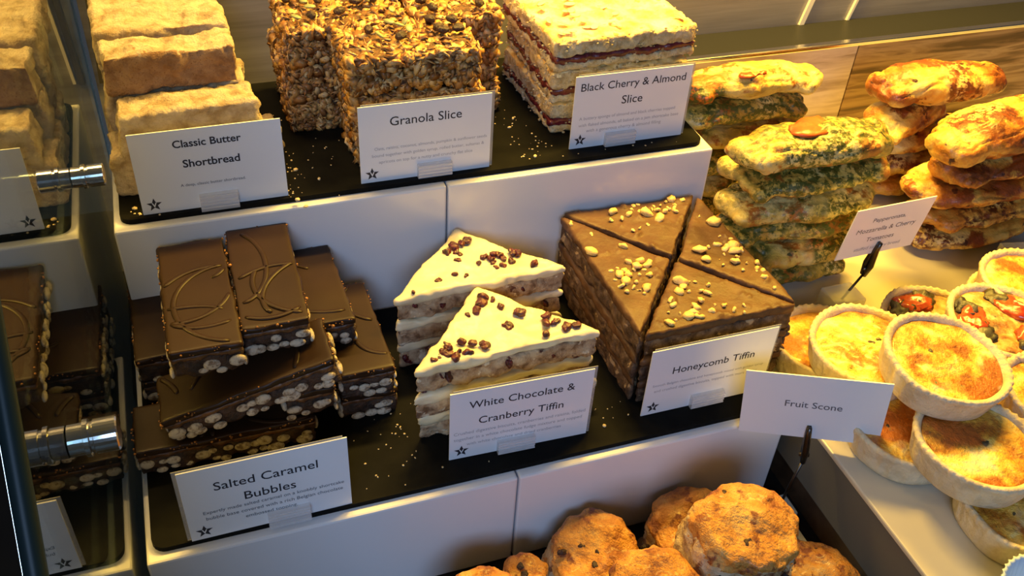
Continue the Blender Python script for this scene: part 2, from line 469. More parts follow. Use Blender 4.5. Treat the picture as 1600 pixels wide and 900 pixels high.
# ------------------------------------------------------------------ price cards
def text_bm(body, width, cx, base, bold=0, yoff=-.0015, squeeze=1.0, face_mat=None):
    """flat lettering facing -Y; width in u, centre cx, baseline height base"""
    cu = bpy.data.curves.new('lettering', 'FONT'); cu.body = body; cu.size = 1
    cu.align_x = 'CENTER'; cu.offset = bold; cu.resolution_u = 3
    cu.fill_mode = 'FRONT'
    o = bpy.data.objects.new('lettering', cu); COL.objects.link(o)
    dg = bpy.context.evaluated_depsgraph_get(); dg.update()
    me = bpy.data.meshes.new_from_object(o.evaluated_get(dg))
    bpy.data.objects.remove(o); bpy.data.curves.remove(cu)
    xs = [v.co.x for v in me.vertices]
    k = width / (max(xs) - min(xs)); mid = (max(xs) + min(xs)) / 2
    for v in me.vertices:
        v.co = Vector((cx + (v.co.x - mid) * k, yoff, base + v.co.y * k * squeeze))
    return me
def star_mesh(cx, cz, r):
    bm = bmesh.new()
    pts = []
    for k in range(10):
        rr = r if k % 2 == 0 else r * .42
        a = PI / 2 + k * PI / 5
        pts.append(bm.verts.new((cx + rr * math.cos(a), -.0015, cz + rr * math.sin(a))))
    c = bm.verts.new((cx, -.0015, cz))
    for k in range(10): bm.faces.new((c, pts[k], pts[(k + 1) % 10]))
    return bm
def price_card(label, loc, yaw, titles, smalls, ink='ink', small_ink='faint_ink', w=.25, h=.158, star=True, clip=.5, sleeve=0, tilt=0, roll=0):
    t_ = thing('price_card', label, 'price card', loc, (tilt, roll, yaw))
    bm = bm_box(0, 0, h / 2, w, .0022, h)
    mk('card_sheet', bm, 'card', t_, smooth=False)
    if sleeve:
        bm = bm_box(sleeve, .0022, h / 2 + .002, w, .0012, h + .002)
        mk('plastic_sleeve', bm, 'sleeve', t_, smooth=False)
    X = lambda f: (f - .5) * w
    Z = lambda f: (1 - f) * h
    for (s, c, b, wd, bold) in titles:
        mk('title_lettering', text_bm(s, wd * w, X(c), Z(b), bold), ink, t_, smooth=False)
    for (s, c, b, wd) in smalls:
        mk('description_lettering', text_bm(s, wd * w, X(c), Z(b), 0), small_ink, t_, smooth=False)
    if star:
        st = mk('star_mark', star_mesh(X(.085), Z(.885), .0135), 'ink', t_, smooth=False)
        mk('letter', text_bm('V', .0085, X(.085), Z(.885) - .004, .03, -.0022), 'card', st, smooth=False)
    if clip is not None:
        bm = bm_box(X(clip), -.006, .012, .066, .010, .032)
        for k in range(4): bm_box(X(clip), -.0115, .004 + k * .007, .066, .003, .003, bm)
        mk('card_clip', bm, 'clear_plastic', t_, smooth=False)
    return t_
SZ = [0]
price_card('white card reading Classic Butter Shortbread on the upper slate', (.0125, 1.490, ZS), 0,
    [('Classic Butter', .50, .21, .45, .018), ('Shortbread', .51, .46, .38, .018)],
    [('A deep, classic butter shortbread.', .5, .70, .44)], small_ink='mid_ink', clip=.52)
price_card('white card reading Granola Slice on the upper slate', (.3975, 1.495, ZS), 0,
    [('Granola Slice', .50, .27, .54, .004)],
    [('Oats, raisins, coconut, almonds, pumpkin & sunflower seeds', .54, .575, .86), ('bound together with golden syrup, rolled butter, sultanas &', .52, .665, .86),
     ('apricots on top for a nutty and crunchy flat slice', .50, .755, .72)], clip=.56, sleeve=.006)
price_card('white card reading Black Cherry and Almond Slice on the upper slate', (.823, 1.517, ZS), 0,
    [('Black Cherry & Almond', .50, .20, .90, .004), ('Slice', .50, .43, .18, .004)],
    [('A buttery sponge of almond and black cherries topped', .48, .60, .84), ('with flaked almonds, all baked on a jam shortcake base', .50, .695, .88),
     ('with a generous cherry & almond filling', .46, .78, .66)], clip=.43, sleeve=.006)
price_card('white card reading Salted Caramel Bubbles on the lower slate', (.0125, .990, ZL), .01,
    [('Salted Caramel', .50, .33, .62, .004), ('Bubbles', .51, .55, .31, .004)],
    [('Expertly made salted caramel on a knobbly shortcake', .53, .645, .86), ('bubble base covered with a rich Belgian chocolate', .53, .735, .84),
     ('embossed topping.', .50, .825, .32)], small_ink='mid_ink', clip=.60, sleeve=-.006)
price_card('white card reading White Chocolate and Cranberry Tiffin on the lower slate', (.438, 1.030, ZL), -.03,
    [('White Chocolate &', .50, .25, .74, .004), ('Cranberry Tiffin', .50, .50, .60, .004)],
    [('Crushed digestive biscuits, cranberries and raisins, folded', .5, .63, .94), ('together in a white chocolate fudge mixture and topped', .49, .72, .92),
     ('with white chocolate and dried cranberries', .46, .81, .68)], clip=.47, sleeve=.006)
price_card('white card reading Honeycomb Tiffin on the lower slate', (.800, 1.036, ZL), 0,
    [('Honeycomb Tiffin', .52, .40, .66, .004)],
    [('Smooth Belgian chocolate and honeycomb mixed with golden syrup', .5, .56, .90), ('and crushed digestive biscuits, topped with more pieces', .49, .65, .84)], clip=.52, sleeve=.005)

def clip_card(label, base, foot, card_c, rot, w, h, titles, smalls):
    """a card held by a small jaw on a wire over a clear acrylic block"""
    t_ = thing('card_stand', label, 'price card', base)
    bm = bm_box(0, 0, .024, foot, foot * .8, .048); bevel(bm, .004)
    mk('acrylic_block', bm, 'clear_acrylic', t_, smooth=False)
    M = Euler(rot).to_matrix()
    cb = Vector(card_c) - Vector(base)
    jaw = cb + M @ Vector((0, -.004, -h / 2))
    bm = bmesh.new()
    bm_tube(bm, [(0, 0, .03), tuple(jaw + M @ Vector((0, 0, -.06)))], .0028, 8)
    mk('wire_stem', bm, 'dark_wire', t_)
    bm = bmesh.new()
    dn = (jaw + M @ Vector((0, 0, -.06)))
    for s_ in (-1, 1):
        bm_tube(bm, [tuple(dn + M @ Vector((0, .003 * s_, 0))), tuple(dn + M @ Vector((0, .007 * s_, .03))),
                     tuple(jaw + M @ Vector((0, .0025 * s_ + .001, .012))), tuple(jaw + M @ Vector((0, .004 * s_ + .001, .032)))], [.005, .0065, .006, .0045], 8)
    bm_tube(bm, [tuple(dn + M @ Vector((-.009, 0, .018))), tuple(dn + M @ Vector((.009, 0, .018)))], .004, 8)
    mk('spring_jaw', bm, 'dark_wire', t_)
    bm = bm_box(0, 0, 0, w, .0022, h)
    sh = mk('card_sheet', bm, 'card', t_, loc=tuple(cb), rot=rot, smooth=False)
    for (s, c, b, wd, bold) in titles:
        mk('title_lettering', text_bm(s, wd * w, (c - .5) * w, (.5 - b) * h, bold), 'mid_ink', sh, smooth=False)
    for (s, c, b, wd) in smalls:
        mk('description_lettering', text_bm(s, wd * w, (c - .5) * w, (.5 - b) * h, 0), 'faint_ink', sh, smooth=False)
    return t_
k_ = .96
clip_card('white card reading Fruit Scone held on a wire behind the scones', (.97 * k_, .937 * k_, 0), .062,
    (.970 * k_, .939 * k_, 1.5 - 1.232 * k_), (.028, -.109, -.533), .25 * k_, .158 * k_, [('Fruit Scone', .5, .50, .40, .004)], [])
clip_card('white card on a wire stand before the green flecked breads', (1.215, 1.205, ZT), .075,
    (1.263, 1.206, 1.5 - 1.072), (.13, .004, .037), .19, .133,
    [('Pepperonata,', .48, .30, .42, 0), ('Mozzarella & Cherry', .5, .50, .76, 0), ('Tomatoes', .48, .70, .36, 0)], [('stuffed savoury bread', .5, .88, .6)])
t_ = thing('acrylic_block_stand', 'clear acrylic card block behind the quiches at the right edge', 'acrylic block', (1.70, 1.22, ZT), -.2)
bm = bm_box(0, 0, .03, .10, .05, .06); bevel(bm, .004)
mk('block', bm, 'clear_acrylic', t_, smooth=False)

# ------------------------------------------------------------------ shortbread
def shortbread(w, d, h, seed, face='shortbread'):
    me = remesh(bevel(bm_prism(rect(w, d), 0, h), .005, 2), .0042)
    def fn(co, no):
        q = frac(co, 13, seed, 3) * .010 + frac(co, 75, seed, 4) * .0034
        v = noise.voronoi(co * 60 + Vector((seed, 0, 0)))[0][0]
        if v < .3: q -= .012 * (.3 - v)
        return q
    displace(me, fn)
    return me
SB = 'shortbread slices stacked on the upper slate'
def put_sb(w, d, h, x, y, z, rz, seed, label, tilt=0):
    t_ = thing('shortbread_slice', label, 'shortbread', (x, y, z), (tilt, 0, rz), SB)
    me = shortbread(w, d, h, seed)
    o = mk('shortbread_slice', me, ['shortbread', 'shortbread_baked'], smooth=True)
    for p_ in o.data.polygons:   # baked cut front
        c = p_.center / S
        if p_.normal.y < -.6 and seed in (3,): p_.material_index = 1
    bpy.data.objects.remove(t_)
    o.location = Vector((x, y, z)) * S; o.rotation_euler = (tilt, 0, rz)
    return tag(o, label, 'shortbread', SB)
put_sb(.245, .085, .085, -.026, 1.598, ZS, .0, 1, 'thick pale shortbread slice at the bottom front behind its card')
put_sb(.235, .080, .075, -.010, 1.592, ZS + .086, .04, 2, 'shortbread slice with a shaded front, upper one of the front pair')
put_sb(.240, .090, .075, -.030, 1.688, ZS, 0, 12, 'shortbread slice hidden low in the second row')
put_sb(.240, .088, .080, -.022, 1.686, ZS + .077, .02, 13, 'shortbread slice midway up the second row, seen from its left end')
put_sb(.222, .080, .072, -.026, 1.672, ZS + .158, .03, 3, 'shortbread slice with a brown baked front edge above the front pair')
put_sb(.240, .090, .080, -.030, 1.786, ZS, 0, 14, 'shortbread slice at the bottom of the rear row')
put_sb(.235, .088, .078, -.030, 1.784, ZS + .082, .0, 15, 'shortbread slice in the middle of the rear row')
put_sb(.228, .205, .075, -.034, 1.822, ZS + .163, .02, 4, 'shortbread slice topmost at the back with a broad pale top')
put_sb(.10, .060, .060, .098, 1.655, ZS, .2, 5, 'broken shortbread end poking out right of the stack')

# ------------------------------------------------------------------ granola
def flakes(w, d, h, n, seed):
    rnd = random.Random(seed); bm = bmesh.new()
    A = [('t', w * d), ('f', w * h), ('b', w * h), ('l', d * h), ('r', d * h)]
    tot = sum(a for _, a in A)
    for i in range(n):
        q = rnd.random() * tot; side = 't'
        for s, a in A:
            if q < a: side = s; break
            q -= a
        u, v = rnd.uniform(-.5, .5), rnd.uniform(-.5, .5)
        if side == 't': P, N = Vector((u * w, v * d, h)), Vector((0, 0, 1))
        elif side == 'f': P, N = Vector((u * w, -d / 2, h * (v + .5))), Vector((0, -1, 0))
        elif side == 'b': P, N = Vector((u * w, d / 2, h * (v + .5))), Vector((0, 1, 0))
        elif side == 'l': P, N = Vector((-w / 2, u * d, h * (v + .5))), Vector((-1, 0, 0))
        else: P, N = Vector((w / 2, u * d, h * (v + .5))), Vector((1, 0, 0))
        N = (N + Vector((rnd.gauss(0, .5), rnd.gauss(0, .5), rnd.gauss(0, .5)))).normalized()
        P = P + N * (rnd.uniform(-.002, .004) + noise.noise(P * 45) * .008)
        a = N.orthogonal().normalized(); b = N.cross(a)
        th = rnd.uniform(0, 6.28); a, b = a * math.cos(th) + b * math.sin(th), b * math.cos(th) - a * math.sin(th)
        r = rnd.uniform(.0065, .0165); e = rnd.uniform(.5, .85); cup = rnd.uniform(-.3, .3)
        c0 = bm.verts.new(P + N * r * .18); c1 = bm.verts.new(P - N * r * .10)
        ring = []
        for k in range(8):
            an = k * PI / 4; rr = r * rnd.uniform(.85, 1.1)
            ring.append(bm.verts.new(P + a * math.cos(an) * rr + b * math.sin(an) * rr * e + N * cup * rr * math.cos(an) ** 2))
        for k in range(8):
            bm.faces.new((c0, ring[k], ring[(k + 1) % 8])); bm.faces.new((c1, ring[(k + 1) % 8], ring[k]))
    return bm
def granola(w, d, h, seed, label, loc, rz, seeds=5):
    t_ = thing('granola_bar', label, 'granola bar', loc, rz, 'granola slices on the upper slate')
    me = food_slab(rect(w - .012, d - .012), .004, h - .006, .006, .007, 30, seed, .006, .006, 60)
    mk('oat_base', me, 'granola_base', t_)
    o = mk('oat_flakes', flakes(w - .008, d - .008, h - .010, int(26000 * (w * d + 2 * h * (w + d))), seed), 'oat_flake', t_, smooth=True)
    o['kind'] = 'stuff'
    rnd = random.Random(seed + 50)
    for k in range(seeds):
        bm = bmesh.new(); bm_ball(bm, (0, 0, 0), .012, 2, (.62, 1, .28))
        mk('pumpkin_seed', bm, 'pumpkin_seed', t_, loc=(rnd.uniform(-.4, .4) * w, rnd.uniform(-.4, .4) * d, h + .010), rot=(rnd.gauss(0, .3), rnd.gauss(0, .3), rnd.uniform(0, 3)))
    for k in range(seeds + 2):
        bm = bmesh.new(); bm_ball(bm, (0, 0, 0), .0125, 3, (1, .7, .6))
        me = bpy.data.meshes.new('raisin'); bm.to_mesh(me); bm.free(); displace(me, lambda co, no: frac(co, 160, k) * .0025)
        mk('raisin', me, 'raisin', t_, loc=(rnd.uniform(-.42, .42) * w, rnd.uniform(-.42, .42) * d, h + .009), rot=(0, 0, rnd.uniform(0, 3)))
    return t_
h_ = .070
g1 = granola(.245, .135, h_, 1, 'oaty granola slice topmost of the front stack behind its card', (.394, 1.622, ZS + 2 * h_ + .012), .03)
clone(g1, 'granola slice in the middle of the front granola stack', (.400, 1.622, ZS + h_ + .006), -.02)
clone(g1, 'granola slice at the bottom of the front granola stack', (.402, 1.628, ZS + .001), PI + .01)
g2 = granola(.235, .190, h_, 2, 'granola slice topmost of the rear left stack, dark at its front', (.302, 1.794, ZS + 2 * h_ + .012), .0, 7)
clone(g2, 'granola slice jutting out to the left in the rear left granola stack', (.292, 1.797, ZS + h_ + .006), .02)
clone(g2, 'granola slice at the bottom of the rear left granola stack', (.298, 1.802, ZS + .001), PI)
g3 = granola(.170, .190, h_, 3, 'granola slice topmost of the rear right stack beside the cherry slices', (.522, 1.797, ZS + 2 * h_ + .012), .0, 5)
clone(g3, 'granola slice in the middle of the rear right granola stack', (.520, 1.800, ZS + h_ + .006), -.03)
clone(g3, 'granola slice at the bottom of the rear right granola stack', (.524, 1.797, ZS + .001), PI)

# ------------------------------------------------------------------ cherry slices
def cherry(w, d, h, seed, label, loc, rz):
    t_ = thing('cherry_almond_slice', label, 'cake slice', loc, rz, 'cherry and almond slices on the upper slate')
    me = food_slab(rect(w, d), 0, h * .29, .0048, .005, 45, seed, .006, .006, 60)
    mk('pastry_base', me, 'sponge', t_)
    me = food_slab(rect(w + .001, d + .001), h * .25, h * .46, .0045, .006, 55, seed + 3, 0, .003)
    mk('cherry_jam', me, 'cherry_jam', t_)
    me = food_slab(rect(w + .001, d + .001), h * .42, h * .98, .0046, .006, 38, seed + 5, .006, .008, 60)
    o = mk('sponge', me, ['sponge', 'sponge_top'], t_)
    for p_ in o.data.polygons:
        if p_.normal.z > .55: p_.material_index = 1
    rnd = random.Random(seed); bm = bmesh.new()
    for k in range(300):
        f = rnd.uniform(-.5, .5); e = rnd.random()
        x, y = (f * w, -d / 2) if e < .4 else ((-w / 2, f * d) if e < .7 else (w / 2, f * d))
        bm_ball(bm, (x + rnd.gauss(0, .002), y + rnd.gauss(0, .002), h * rnd.random()), rnd.uniform(.0015, .0042), 1, (1, .8, .7))
    o = mk('clinging_crumbs', bm, 'sponge', t_); o['kind'] = 'stuff'
    return t_, (w, d, h)
hc = .068
c3, _ = cherry(.312, .285, hc, 1, 'cherry and almond slice topmost of its stack, bright yellow top', (.824, 1.722, ZS + 2 * hc + .004), .05)
rnd = random.Random(4)
for k in range(34):
    bm = bmesh.new(); bm_ball(bm, (0, 0, 0), .013, 2, (1, .55, .10))
    mk('flaked_almond', bm, 'almond_flake', c3, loc=(rnd.uniform(-.14, .14), rnd.uniform(-.13, .13), hc + .003), rot=(rnd.gauss(0, .18), rnd.gauss(0, .18), rnd.uniform(0, 3)))
cherry(.300, .290, hc, 2, 'cherry and almond slice in the middle of its stack with a jam line', (.828, 1.722, ZS + hc + .002), -.02)
cherry(.315, .280, hc, 3, 'cherry and almond slice at the bottom of its stack behind the card', (.834, 1.725, ZS), .03)

# ------------------------------------------------------------------ caramel slabs
def arc_pts(cx, cy, rx, ry, a0, a1, rot, z, n=22):
    out = []
    for k in range(n):
        a = math.radians(a0 + (a1 - a0) * k / (n - 1))
        x, y = rx * math.cos(a), ry * math.sin(a)
        out.append((cx + x * math.cos(rot) - y * math.sin(rot), cy + x * math.sin(rot) + y * math.cos(rot), z))
    return out
def caramel_slab(w, d, h, seed, label, loc, rot, swirls=3):
    rnd = random.Random(seed)
    t_ = thing('caramel_slice', label, 'chocolate caramel slice', loc, rot, 'salted caramel slices on the lower slate')
    bm = bevel(bm_prism(rect(w - .004, d - .004), 0, h * .66), .005)
    me = remesh(bm, .0045); crumbly(me, .006, 40, seed, .006, 60)
    bm = bmesh.new(); bm.from_mesh(me)
    nb = len(bm.faces)
    per = [(-w / 2, -d / 2, w / 2, -d / 2), (w / 2, -d / 2, w / 2, d / 2), (w / 2, d / 2, -w / 2, d / 2), (-w / 2, d / 2, -w / 2, -d / 2)]
    for (x0, y0, x1, y1) in per:
        L = math.hypot(x1 - x0, y1 - y0); n = int(L / .021)
        for row in range(2):
            for k in range(n):
                if rnd.random() < .38: continue
                f = (k + rnd.uniform(.2, .8) + .3 * row) / (n + .4)
                r = rnd.uniform(.0065, .0135)
                sq = (1.15, .45, rnd.uniform(.6, .95)) if y0 == y1 else (.45, 1.15, rnd.uniform(.6, .95))
                bm_ball(bm, (x0 + (x1 - x0) * f * .98, y0 + (y1 - y0) * f, h * (.16 + .27 * row) + rnd.uniform(-.004, .004)), r, 2, sq)
    bm.faces.ensure_lookup_table()
    for f in bm.faces[nb:]: f.material_index = 1
    m2 = bpy.data.meshes.new('b'); bm.to_mesh(m2); bm.free()
    mk('bubble_base', m2, ['chocolate_base', 'puff_ball'], t_)
    me = food_slab(rect(w - .001, d - .001), h * .62, h * .80, .004, .004, 60, seed, 0, .003)
    mk('caramel_layer', me, 'caramel', t_)
    # chocolate top: thin plate with a wavy outline and raised piped swirls
    me = remesh(bevel(bm_prism(rect(w, d), h * .76, h), .003, 2), .0035)
    displace(me, lambda co, no: (frac(co, 22, seed, 3) * .0045 if abs(no.z) < .6 else frac(co, 9, seed, 2) * .0012))
    bm = bmesh.new(); bm.from_mesh(me)
    for k in range(swirls):
        cx, cy = rnd.uniform(-.7, .7) * w, rnd.uniform(-.45, .45) * d
        a0 = rnd.uniform(0, 360)
        pts = arc_pts(cx, cy, rnd.uniform(.045, .10), rnd.uniform(.05, .12), a0, a0 + rnd.uniform(150, 280), rnd.uniform(0, 3), h + .0002, 40)
        run = []
        for p_ in pts + [(9, 9, 9)]:
            if abs(p_[0]) < w / 2 - .005 and abs(p_[1]) < d / 2 - .005: run.append(p_)
            else:
                if len(run) > 4: bm_tube(bm, run, [.0025] + [.0046] * (len(run) - 2) + [.0025], 10, .45)
                run = []
    m2 = bpy.data.meshes.new('b'); bm.to_mesh(m2); bm.free()
    mk('chocolate_top', m2, 'dark_chocolate', t_)
    # golden crumbs clinging to the cut edge
    bm = bmesh.new()
    for (x0, y0, x1, y1) in per:
        L = math.hypot(x1 - x0, y1 - y0)
        for k in range(int(L / .006)):
            f = rnd.random()
            if noise.noise(Vector((f * L * 30, seed, x0 * 9))) < -.12: continue
            bm_ball(bm, (x0 + (x1 - x0) * f + rnd.gauss(0, .0012), y0 + (y1 - y0) * f + rnd.gauss(0, .0012), h * rnd.uniform(.84, 1.0)), rnd.uniform(.0006, .0020) * (2 if rnd.random() < .08 else 1), 1)
    o = mk('caramel_crumbs', bm, 'caramel_crumb', t_); o['kind'] = 'stuff'
    return t_
hb = .0572
L0, L1, L2, L3 = ZL, ZL + hb + .001, ZL + 2 * (hb + .001), ZL + 3 * (hb + .001)
# front pair lying lengthwise
caramel_slab(.290, .108, hb, 1, 'caramel slice lying lengthwise at the bottom front with pale bubbles', (-.036, 1.193, L0), 0)
caramel_slab(.084, .100, hb, 9, 'short caramel offcut propping up the tilted front slice', (.104, 1.194, L1), 0, 0)
f2 = caramel_slab(.288, .108, hb, 2, 'caramel slice lying lengthwise, tilted up to the right just above its card', (.021, 1.191, .3305), (0, -.245, 0))
# columns standing away from the viewer
a0 = caramel_slab(.108, .27, hb, 3, 'caramel slice at the bottom of the left column, half in shadow', (-.118, 1.425 - .055, L0), .03)
a0.location = Vector((-.112, 1.375 + .04, L0)) * S
a0.scale = (1, .85, 1)
c = clone(a0, 'caramel slice on top of the left column beside the glass', (-.112, 1.410, L1), PI + .02)
b0 = clone(a0, 'caramel slice at the base under the raised pair', (.006, 1.415, L0), 0)
clone(a0, 'caramel slice in the second layer under the raised pair', (.008, 1.412, L1), PI)
clone(a0, 'caramel slice directly under the left one of the raised pair', (-.030, 1.40, L2), .02)
clone(a0, 'caramel slice directly under the right one of the raised pair', (.078, 1.40, L2), 0)
t1 = caramel_slab(.112, .285, hb, 4, 'left caramel slice of the raised pair with crossing swirls', (-.044, 1.300, L3 + .006), (0, 0, .005), 5)
t2 = caramel_slab(.108, .275, hb, 5, 'right caramel slice of the raised pair with a cracked corner', (.069, 1.322, L3 + .007), (0, 0, -.01), 5)
caramel_slab(.100, .222, hb, 6, 'caramel slice leaning beside the raised pair on its right', (.150, 1.348, L2 + .001), (0, .0, .03), 3)
e0 = caramel_slab(.095, .24, hb, 7, 'caramel slice at the right end, upper one of its pair', (.205, 1.285, L1), (0, 0, .02), 4)
caramel_slab(.100, .235, hb, 8, 'caramel slice at the right end resting on the slate', (.209, 1.288, L0), (0, 0, -.01), 2)

# ------------------------------------------------------------------ tiffin triangles
def inside(p, poly):
    x, y = p; c = False; n = len(poly)
    for i in range(n):
        x1, y1 = poly[i]; x2, y2 = poly[(i + 1) % n]
        if (y1 > y) != (y2 > y) and x < (x2 - x1) * (y - y1) / (y2 - y1) + x1: c = not c
    return c
def wedge_thing(name, label, cat, poly, z, group, rz=0):
    cx = sum(p[0] for p in poly) / 3; cy = sum(p[1] for p in poly) / 3
    t_ = thing(name, label, cat, (cx, cy, z), rz, group)
    return t_, [(x - cx, y - cy) for x, y in poly]
def berry(seed, r):
    rnd = random.Random(seed)
    bm = bmesh.new(); bm_ball(bm, (0, 0, 0), r, 3, (1, rnd.uniform(.6, .9), rnd.uniform(.45, .65)))
    me = bpy.data.meshes.new('berry'); bm.to_mesh(me); bm.free()
    displace(me, lambda co, no: frac(co, 120, seed, 3) * .0038)
    return me
def cran_wedge(label, poly, z, seed, spots, rz=0, h=.058, drip=0):
    G = 'white chocolate and cranberry triangles on the lower slate'
    t_, q = wedge_thing('cranberry_tiffin', label, 'tiffin slice', poly, z, G, rz)
    me = food_slab(q, 0, h * .74, .0045, .006, 35, seed, .006, .006, 55)
    mk('biscuit_base', me, 'biscuit_base', t_)
    me = remesh(bevel(bm_prism(shrink(q, -.004), h * .66, h), .006, 3), .004)
    relax(me, 2)
    displace(me, lambda co, no: frac(co, 14, seed, 3) * .0055 + (frac(co, 34, seed, 2) * .005 if abs(no.z) < .6 else frac(co, 26, seed, 3) * .0030))
    mk('white_chocolate_top', me, 'white_chocolate', t_)
    cx = sum(p[0] for p in poly) / 3; cy = sum(p[1] for p in poly) / 3
    for i, (bx, by, r) in enumerate(spots):
        mk('cranberry', berry(seed * 31 + i, r), 'cranberry', t_, loc=(bx - cx, by - cy, h + r * .25), rot=(0, 0, i * 1.3))
    # fruit showing in the cut face
    rnd = random.Random(seed)
    for i in range(4):
        a, b = q[2], q[0]
        f = rnd.uniform(.05, .95)
        mk('cut_cranberry', berry(seed * 77 + i, rnd.uniform(.006, .012)), 'cranberry', t_,
           loc=(a[0] + (b[0] - a[0]) * f, a[1] + (b[1] - a[1]) * f, h * rnd.uniform(.2, .6)), rot=(rnd.random(), 1, 0))
    return t_
def spots_in(poly, n, seed, cl=(), r=(.004, .0085)):
    rnd = random.Random(seed); out = []
    xs = [p[0] for p in poly]; ys = [p[1] for p in poly]
    sp = shrink(poly, .02)
    while len(out) < n:
        if cl and rnd.random() < .65:
            c = cl[rnd.randrange(len(cl))][:2]; x, y = rnd.gauss(c[0], .016), rnd.gauss(c[1], .014)
        else: x, y = rnd.uniform(min(xs), max(xs)), rnd.uniform(min(ys), max(ys))
        if inside((x, y), sp) and all((x - a) ** 2 + (y - b) ** 2 > (rr * 1.3) ** 2 for a, b, rr in out): out.append((x, y, rnd.uniform(*r)))
    return out
PF = [(.270, 1.088), (.602, 1.098), (.432, 1.272)]
PB = [(.281, 1.272), (.612, 1.283), (.445, 1.448)]
PF = [PF[0], PF[1], PF[2]]
def orient(P): return [P[1], P[2], P[0]]      # last-to-first side is the long front cut
hw = .0575
cran_wedge('front white chocolate triangle topmost of its stack, dense with cranberries', orient(PF), ZL + 2 * hw, 1,
    spots_in(PF, 26, 5, [(.43, 1.235), (.555, 1.115), (.545, 1.135), (.34, 1.12), (.32, 1.105)], (.0055, .0125)))
off = lambda P, dx, dy: [(x + dx, y + dy) for x, y in P]
cran_wedge('front white chocolate triangle in the middle of its stack beside the card', orient(off(PF, -.006, -.004)), ZL + hw, 2, [(.285, 1.095, .006)], .02)
cran_wedge('front white chocolate triangle at the bottom of its stack on the slate', orient(off(PF, .006, -.002)), ZL, 3, [(.585, 1.105, .006)], -.02)
cran_wedge('rear white chocolate triangle topmost of its stack against the white riser', orient(PB), ZL + 2 * hw, 4,
    spots_in(PB, 24, 9, [(.425, 1.40), (.42, 1.37), (.49, 1.34), (.52, 1.35)], (.005, .0115)))
cran_wedge('rear white chocolate triangle in the middle of its stack', orient(off(PB, -.003, -.002)), ZL + hw, 5, [], .01)
cran_wedge('rear white chocolate triangle at the bottom of its stack', orient(off(PB, .002, 0)), ZL, 6, [], -.01)

def honey_wedge(label, poly, z, seed, n, h=.0575, loose=True):
    G = 'honeycomb tiffin triangles on the lower slate'
    t_, q = wedge_thing('honeycomb_tiffin', label, 'tiffin slice', poly, z, G)
    me = food_slab(q, 0, h * .74, .005, .006, 35, seed, .006, .005, 55)
    mk('biscuit_base', me, 'tiffin_base', t_)
    me = remesh(bevel(bm_prism(shrink(q, -.001), h * .68, h), .004, 2), .004)
    displace(me, lambda co, no: frac(co, 14, seed, 3) * .003 + (frac(co, 50, seed, 2) * .003 if abs(no.z) < .6 else max(0, frac(co, 40, seed, 3) - .35) * .012))
    mk('chocolate_top', me, 'milk_chocolate', t_)
    cx = sum(p[0] for p in poly) / 3; cy = sum(p[1] for p in poly) / 3
    for i, (bx, by, r) in enumerate([(a, b, .003 + (c - .003) * ((i_ % 5) / 4) ** 1.5) for i_, (a, b, c) in enumerate(spots_in(poly, n, seed, spots_in(poly, 4, seed + 77, [], (.004, .005)) if n > 4 else [], (.006, .013)))]):
        bm = bmesh.new(); rr = random.Random(seed * 9 + i)
        bm_ball(bm, (0, 0, 0), r * 1.25, 2, (1, rr.uniform(.5, .9), .5))
        me = bpy.data.meshes.new('x'); bm.to_mesh(me); bm.free(); displace(me, lambda co, no: frac(co, 140, seed + i, 2) * .0045)
        mk('honeycomb_piece', me, 'honeycomb', t_, loc=(bx - cx, by - cy, h + r * .3), rot=(rr.gauss(0, .3), rr.gauss(0, .3), rr.uniform(0, 3)))
    return t_
NW, NE, SE, SW, CC = (.657, 1.448), (.968, 1.444), (.985, 1.062), (.664, 1.062), (.822, 1.253)
def gap(poly, k=.010): return shrink(poly, k)
for nm, P, sd in (('back', [NW, CC, NE], 1), ('right', [NE, CC, SE], 2), ('front', [SE, CC, SW], 3), ('left', [SW, CC, NW], 4)):
    P = gap(P[::-1])
    honey_wedge('honeycomb tiffin triangle, the %s one of the four topmost in the square' % nm, P, ZL + 2 * hw, sd, 26)
    lo = honey_wedge('honeycomb tiffin triangle in the middle layer at the %s of the square' % nm, off(P, random.Random(sd).uniform(-.005, .005), -.003), ZL + hw, sd + 10, 2)
    c = clone(lo, 'honeycomb tiffin triangle in the lowest layer at the %s of the square' % nm)
    c.location = c.location + Vector((.004 * S, .002 * S, -hw * S))

